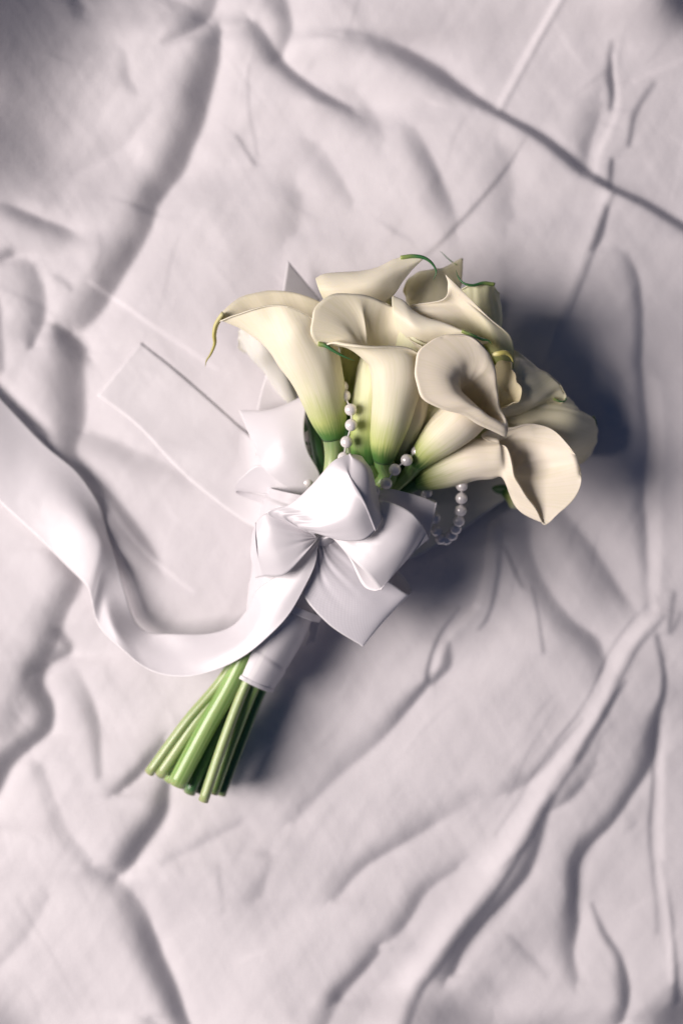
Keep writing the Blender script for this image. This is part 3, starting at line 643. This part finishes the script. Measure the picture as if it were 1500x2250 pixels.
flower('small green-cheeked lily hanging low beneath the flared lip at the lower right',
    [(1108, 1076, 50, 12), (1124, 1086, 55, 19), (1138, 1096, 58, 24)],
    [(1180, 1090, 50), (1172, 1080, 66), (1150, 1078, 78), (1136, 1092, 82), (1138, 1110, 74), (1155, 1122, 60), (1175, 1115, 48)],
    13, via=[(1030, 1075, 24), (900, 1110, 40)], mat=petal_mat('petal_bud', (0.74, 0.76, 0.60), 0.5, seed=5), roll=3, seed=17, lin=.5, tip=[(1142, 1088, 86), (1136, 1100, 84), (1142, 1112, 78), (1152, 1118, 70)], tipr=5)
flower('yellow-green lily tube tucked behind the narrow rolled one and the wide open one',
    [(905, 1010, 140, 16), (925, 975, 160, 26), (945, 935, 180, 34), (965, 900, 195, 38)],
    [(940, 870, 215), (965, 855, 220), (1000, 860, 215), (1010, 885, 200), (985, 905, 185), (950, 895, 195)],
    9, via=[(880, 1060, 130)], mat=2, roll=2, seed=18, lin=.5)
# two loose stems with pale sheaths at the left of the head
def loose_stem(label, pts, radii, m, m2=None):
    r = empty('flower_stem', W(*pts[0]), label, 'stem', 'bare stems at the left of the head')
    tube('stalk', [W(*p) for p in pts], [q*U for q in radii], m, r, nu=16, nv=50, wob=.04)
loose_stem('dark green bare stem at the left of the head beside the bow loop', [(676, 860, 120), (690, 950, 140), (706, 1040, 145), (712, 1130, 140)], [7, 12, 13, 12], M_STEM3)
loose_stem('pale green bare stem between the dark stem and the left lily', [(698, 930, 100), (710, 985, 125), (726, 1050, 130), (735, 1130, 130)], [6, 14, 18, 15], M_STEM2)
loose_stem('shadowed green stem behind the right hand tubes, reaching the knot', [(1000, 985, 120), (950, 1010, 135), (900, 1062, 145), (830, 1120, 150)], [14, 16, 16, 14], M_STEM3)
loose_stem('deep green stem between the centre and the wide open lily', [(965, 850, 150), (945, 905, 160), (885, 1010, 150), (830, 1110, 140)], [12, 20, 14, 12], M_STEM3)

# ------------------------------------------------------------------ handle wrap
def loft(name, rings, mat, parent=None, nu=72, nv=50, thick=0, pleat=0.0, spiral=0.0):
    C = np.array([W(*r[:3]) for r in rings]); R = np.array([(r[3]*U, r[4]*U) for r in rings])
    t = np.linspace(0, 1, nv); Cs = crom(C, t); Rs = crom(R, t); T, N, B = frames(Cs)
    a = np.linspace(0, 2*math.pi, nu, endpoint=False)
    pl = 1+pleat*(np.sin(4*a[None, :]+6*t[:, None])+.6*np.sin(7*a[None, :]-9*t[:, None]+1))
    ph = (t[:, None]*4.5+a[None, :]/(2*math.pi)) % 1.0; pl = pl*(1+spiral*(np.clip(ph/.9, 0, 1)-np.clip((ph-.9)/.1, 0, 1)))
    G = Cs[:, None]+(Rs[:, 1][:, None]*np.cos(a)*pl)[..., None]*N[:, None]+(Rs[:, 0][:, None]*np.sin(a)*pl)[..., None]*B[:, None]
    return mesh_grid(name, G, mat, parent, closed_u=True, thick=thick)
wrap = empty('handle_wrap', W(552, 1488, 60), 'white satin band wound around the green stems below the bow', 'ribbon wrap')
loft('band', [(552, 1489, 104, 53, 52), (575, 1445, 108, 56, 54), (603, 1380, 114, 63, 60), (628, 1290, 122, 76, 70), (648, 1200, 130, 84, 76), (664, 1130, 135, 84, 78), (672, 1085, 138, 74, 70)], M_SATIN, wrap, thick=.0006, pleat=.010, spiral=.035, nv=150)
loft('band_edge', [(549, 1495, 104, 54.5, 53.5), (553, 1487, 104, 55, 54)], M_SATIN, wrap, thick=.0005, nv=8)
loft('band_edge', [(634, 1332, 121, 72.5, 70), (642, 1316, 122, 73.5, 71)], M_SATIN, wrap, thick=.0005, nv=8)

# ------------------------------------------------------------------ ribbons
bow = empty('ribbon_bow', W(700, 1180, 215), 'large white satin ribbon bow tied at the waist of the bouquet', 'bow')
# top loop
strip('loop', [
    [(690, 1178, 235), (588, 1129, 268), (640, 1106, 285), (687, 1063, 318), (731, 1014, 335), (768, 998, 330), (768, 998, 330), (795, 1004, 300), (800, 1030, 262), (780, 1080, 240), (740, 1140, 225)],
    [(692, 1179, 240), (632, 1138, 280), (680, 1130, 305), (728, 1105, 332), (772, 1060, 352), (772, 1060, 352), (803, 1030, 338), (818, 1040, 305), (818, 1075, 268), (795, 1110, 245), (745, 1150, 228)],
    [(694, 1180, 242), (660, 1158, 288), (708, 1158, 318), (765, 1140, 345), (800, 1108, 352), (800, 1108, 352), (817, 1095, 335), (828, 1098, 305), (833, 1112, 275), (812, 1135, 248), (750, 1160, 230)],
    [(696, 1182, 238), (694, 1172, 285), (743, 1186, 312), (795, 1187, 325), (825, 1166, 325), (825, 1166, 325), (836, 1145, 310), (838, 1130, 288), (834, 1122, 268), (815, 1150, 248), (752, 1170, 230)]],
    M_SATIN, bow, nu=40, nv=120, gather=2.6, crease=2.0, seed=1)
# right loop, front
strip('loop', [
    [(720, 1170, 240), (790, 1110, 262), (836, 1100, 280), (873, 1110, 296), (905, 1128, 302), (924, 1150, 296), (936, 1172, 278), (936, 1172, 278), (938, 1186, 250), (900, 1180, 225), (820, 1160, 215)],
    [(715, 1180, 242), (775, 1160, 275), (815, 1165, 300), (850, 1180, 312), (880, 1195, 312), (900, 1206, 300), (906, 1215, 278), (906, 1215, 278), (895, 1218, 248), (860, 1205, 225), (800, 1180, 215)],
    [(710, 1184, 240), (731, 1184, 262), (761, 1216, 285), (787, 1242, 298), (812, 1266, 300), (834, 1295, 286), (834, 1295, 286), (820, 1298, 262), (796, 1285, 240), (772, 1235, 225), (750, 1200, 215)]],
    M_SATIN, bow, nu=34, nv=110, gather=2.6, crease=2.0, seed=2)
# right loop, back (greyer, behind)
strip('loop', [
    [(760, 1120, 200), (815, 1085, 215), (851, 1074, 225), (892, 1082, 232), (929, 1093, 236), (957, 1105, 234), (957, 1105, 234), (952, 1120, 205), (900, 1110, 185), (820, 1110, 175)],
    [(750, 1150, 200), (810, 1130, 212), (850, 1130, 222), (890, 1145, 228), (925, 1160, 230), (938, 1192, 228), (938, 1192, 228), (930, 1190, 200), (880, 1175, 180), (800, 1150, 172)]],
    M_SATIN, bow, gather=2.6, crease=2.0, seed=3)
# lower loop showing the ribbed reverse
strip('loop', [
    [(710, 1180, 215), (740, 1190, 212), (800, 1235, 208), (851, 1275, 205), (894, 1305, 198), (904, 1297, 175), (904, 1297, 175), (888, 1270, 155), (860, 1245, 145), (790, 1200, 140)],
    [(702, 1184, 216), (715, 1240, 216), (765, 1300, 214), (810, 1340, 208), (845, 1360, 195), (845, 1350, 168), (845, 1350, 168), (820, 1320, 150), (790, 1290, 142), (740, 1220, 138)],
    [(696, 1188, 215), (682, 1270, 214), (668, 1309, 210), (722, 1372, 205), (791, 1417, 190), (791, 1417, 182), (790, 1408, 165), (740, 1360, 148), (700, 1310, 140), (700, 1240, 138)]],
    M_GROS, bow, nu=34, gather=2.6, crease=2.0, seed=4)
# left loop
strip('loop', [
    [(700, 1178, 240), (650, 1150, 256), (588, 1128, 262), (562, 1150, 245), (562, 1150, 245), (556, 1180, 215), (590, 1190, 195), (660, 1190, 190)],
    [(699, 1180, 242), (655, 1180, 262), (600, 1180, 268), (562, 1192, 250), (562, 1192, 250), (552, 1220, 218), (590, 1225, 195), (660, 1210, 190)],
    [(698, 1182, 240), (672, 1215, 258), (627, 1262, 252), (585, 1266, 236), (572, 1268, 226), (562, 1270, 210), (590, 1258, 190), (660, 1230, 188)]],
    M_SATIN, bow, nu=30, gather=2.6, crease=2.0, seed=5)
# knot
strip('knot', [
    [(672, 1160, 190), (690, 1155, 215), (720, 1155, 226), (742, 1165, 215), (748, 1180, 190)],
    [(668, 1178, 190), (686, 1178, 222), (712, 1180, 232), (734, 1182, 220), (742, 1190, 190)],
    [(676, 1195, 190), (690, 1198, 214), (706, 1200, 222), (722, 1200, 212), (732, 1200, 190)]], M_SATIN, bow, nu=20, nv=50, gather=2.6, crease=2.0, seed=6)
# long tail sweeping left and up out of the frame
def rest_on_sheet(r): return [(x, y, z) if (x > 235 or k_ < 6) else (x, y, max(z-24, min(z, hsheet(x, y)+7))) for k_, (x, y, z) in enumerate(r)]
strip('tail', [rest_on_sheet(q_) for q_ in [
    [(698, 1186, 228), (660, 1215, 222), (610, 1262, 212), (563, 1298, 190), (545, 1335, 165), (512, 1374, 140), (459, 1392, 118), (376, 1393, 95), (325, 1390, 60), (295, 1361, 44), (276, 1305, 36), (258, 1242, 34), (239, 1186, 36), (228, 1146, 42), (216, 1104, 46), (170, 1037, 46), (97, 975, 44), (0, 872, 40), (-120, 745, 40), (-260, 640, 40)],
    [(699, 1192, 234), (672, 1240, 232), (640, 1290, 226), (600, 1335, 212), (565, 1375, 192), (520, 1412, 172), (455, 1436, 146), (385, 1440, 116), (300, 1412, 84), (250, 1365, 70), (234, 1310, 70), (226, 1250, 76), (218, 1200, 82), (190, 1160, 80), (150, 1110, 70), (100, 1060, 60), (40, 1020, 54), (-40, 960, 62), (-160, 850, 50), (-300, 745, 40)],
    [(698, 1200, 232), (692, 1240, 234), (672, 1285, 230), (635, 1350, 218), (590, 1398, 202), (537, 1441, 184), (472, 1473, 165), (400, 1487, 142), (328, 1472, 120), (262, 1421, 96), (218, 1376, 86), (203, 1325, 84), (192, 1290, 84), (149, 1246, 76), (104, 1201, 68), (56, 1156, 62), (0, 1104, 56), (-80, 1030, 50), (-200, 920, 44), (-340, 830, 38)]]],
    M_SATIN, bow, nu=36, nv=260, crease=1.0, thick=.00025)
# left, low, blurred loops
strip('loop', [
    [(700, 1100, 150), (703, 1045, 165), (676, 990, 178), (668, 940, 178), (676, 872, 160), (668, 880, 120), (640, 980, 95), (660, 1090, 95)],
    [(690, 1110, 150), (672, 1058, 170), (630, 1010, 178), (612, 950, 168), (600, 900, 140), (598, 920, 110), (610, 1000, 92), (650, 1095, 92)],
    [(680, 1115, 150), (640, 1080, 165), (580, 1030, 165), (560, 985, 145), (527, 906, 110), (535, 925, 92), (575, 1010, 85), (640, 1100, 90)]],
    M_SATIN, bow, nu=30)
strip('loop', [
    [(690, 1110, 150), (640, 1055, 165), (575, 1022, 162), (535, 1045, 138), (515, 1072, 105), (540, 1080, 85), (660, 1110, 85)],
    [(684, 1125, 150), (640, 1090, 160), (590, 1062, 152), (548, 1068, 125), (518, 1078, 98), (545, 1090, 80), (655, 1120, 82)],
    [(680, 1135, 148), (640, 1115, 150), (600, 1088, 140), (555, 1082, 112), (516, 1080, 92), (548, 1096, 76), (650, 1128, 80)]],
    M_SATIN, bow, nu=24)
# flat tails with slanted cut ends lying on the sheet
def on_sheet(pts, lift=8): return [(x, y, hsheet(x, y)+lift+dz) for x, y, dz in pts]
strip('tail', [
    on_sheet([(305, 750, 18), (375, 805, 6), (445, 865, 7), (512, 925, 12), (560, 970, 50), (640, 1060, 70)]),
    on_sheet([(268, 800, 6), (340, 870, 4), (420, 940, 6), (490, 1000, 20), (560, 1050, 40), (640, 1110, 60)]),
    on_sheet([(212, 867, 6), (300, 935, 4), (380, 1020, 4), (440, 1075, 12), (540, 1150, 34), (620, 1180, 50)])], M_TAIL, bow, nu=24, lay=(2.5, .66))
strip('tail', [
    on_sheet([(632, 573, 50), (615, 680, 44), (590, 800, 30), (565, 900, 40), (560, 1000, 60)], 16),
    on_sheet([(702, 658, 12), (690, 740, 12), (665, 830, 30), (650, 920, 40), (650, 1020, 60)], 16)], M_TAIL, bow, nu=20)
strip('tail', [
    on_sheet([(660, 1330, 70), (680, 1380, 56), (672, 1418, 44)], 30),
    on_sheet([(705, 1320, 80), (704, 1360, 66), (692, 1408, 52)], 30)], M_TAIL, bow, nu=10, nv=30)

# ------------------------------------------------------------------ tissue under the head at the lower right
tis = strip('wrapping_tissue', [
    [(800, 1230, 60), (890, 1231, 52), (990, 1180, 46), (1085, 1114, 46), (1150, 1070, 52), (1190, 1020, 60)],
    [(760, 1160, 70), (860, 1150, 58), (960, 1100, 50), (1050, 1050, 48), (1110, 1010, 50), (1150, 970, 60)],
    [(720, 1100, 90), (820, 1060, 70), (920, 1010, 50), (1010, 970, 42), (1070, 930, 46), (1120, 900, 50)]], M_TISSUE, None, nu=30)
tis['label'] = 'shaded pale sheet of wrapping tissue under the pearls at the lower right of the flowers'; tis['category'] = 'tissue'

# ------------------------------------------------------------------ pearls
pr = empty('pearl_strand', W(755, 1006, 245), 'strand of white pearls looped through the stems of the bouquet', 'pearl strand')
def sphere_mesh(r):
    n, m = 14, 24; me = bpy.data.meshes.new('pearl'); V = [(0, 0, r)]
    for i in range(1, n):
        for j in range(m):
            a, b = math.pi*i/n, 2*math.pi*j/m; V.append((r*math.sin(a)*math.cos(b), r*math.sin(a)*math.sin(b), r*math.cos(a)))
    V.append((0, 0, -r)); F = []
    for j in range(m): F.append((0, 1+j, 1+(j+1) % m))
    for i in range(n-2):
        for j in range(m):
            p = 1+i*m; F.append((p+j, p+m+j, p+m+(j+1) % m, p+(j+1) % m))
    q = 1+(n-2)*m
    for j in range(m): F.append((q+j, len(V)-1, q+(j+1) % m))
    me.from_pydata(V, [], F); me.polygons.foreach_set('use_smooth', [True]*len(F)); me.materials.append(M_PEARL); me.update(); return me
PM = sphere_mesh(12.6*U)
def pearls(pts, thread=True):
    for p in pts:
        o = bpy.data.objects.new('pearl', PM); COL.objects.link(o); o.location = Vector(W(*p)-np.array(pr.location)); o.parent = pr
    if thread and len(pts) > 1:
        o = tube('thread', [W(*p) for p in pts], [1.6*U]*len(pts), M_THREAD, pr, nu=8, nv=12*len(pts))
pearls([(752, 850, 225), (757, 870, 238), (770, 900, 262), (771, 934, 268), (761, 971, 262), (755, 1006, 258), (752, 1035, 240), (765, 1060, 225)])
pearls([(800, 1090, 235), (822, 1079, 245), (848, 1062, 250), (867, 1032, 248), (893, 1011, 244), (916, 992, 225), (940, 985, 180), (966, 994, 190), (991, 987, 175)])
pearls([(1030, 1030, 175), (1018, 1045, 180), (1014, 1067, 186), (1013, 1095, 188), (1011, 1122, 182), (1007, 1145, 172), (1000, 1162, 160), (992, 1176, 148), (980, 1185, 140), (968, 1184, 142), (958, 1166, 148), (954, 1138, 155), (945, 1108, 160), (936, 1082, 160)])
pearls([(690, 930, 120), (679, 959, 128), (676, 990, 120)])
pearls([(690, 1040, 150), (676, 1060, 160), (690, 1085, 150)])
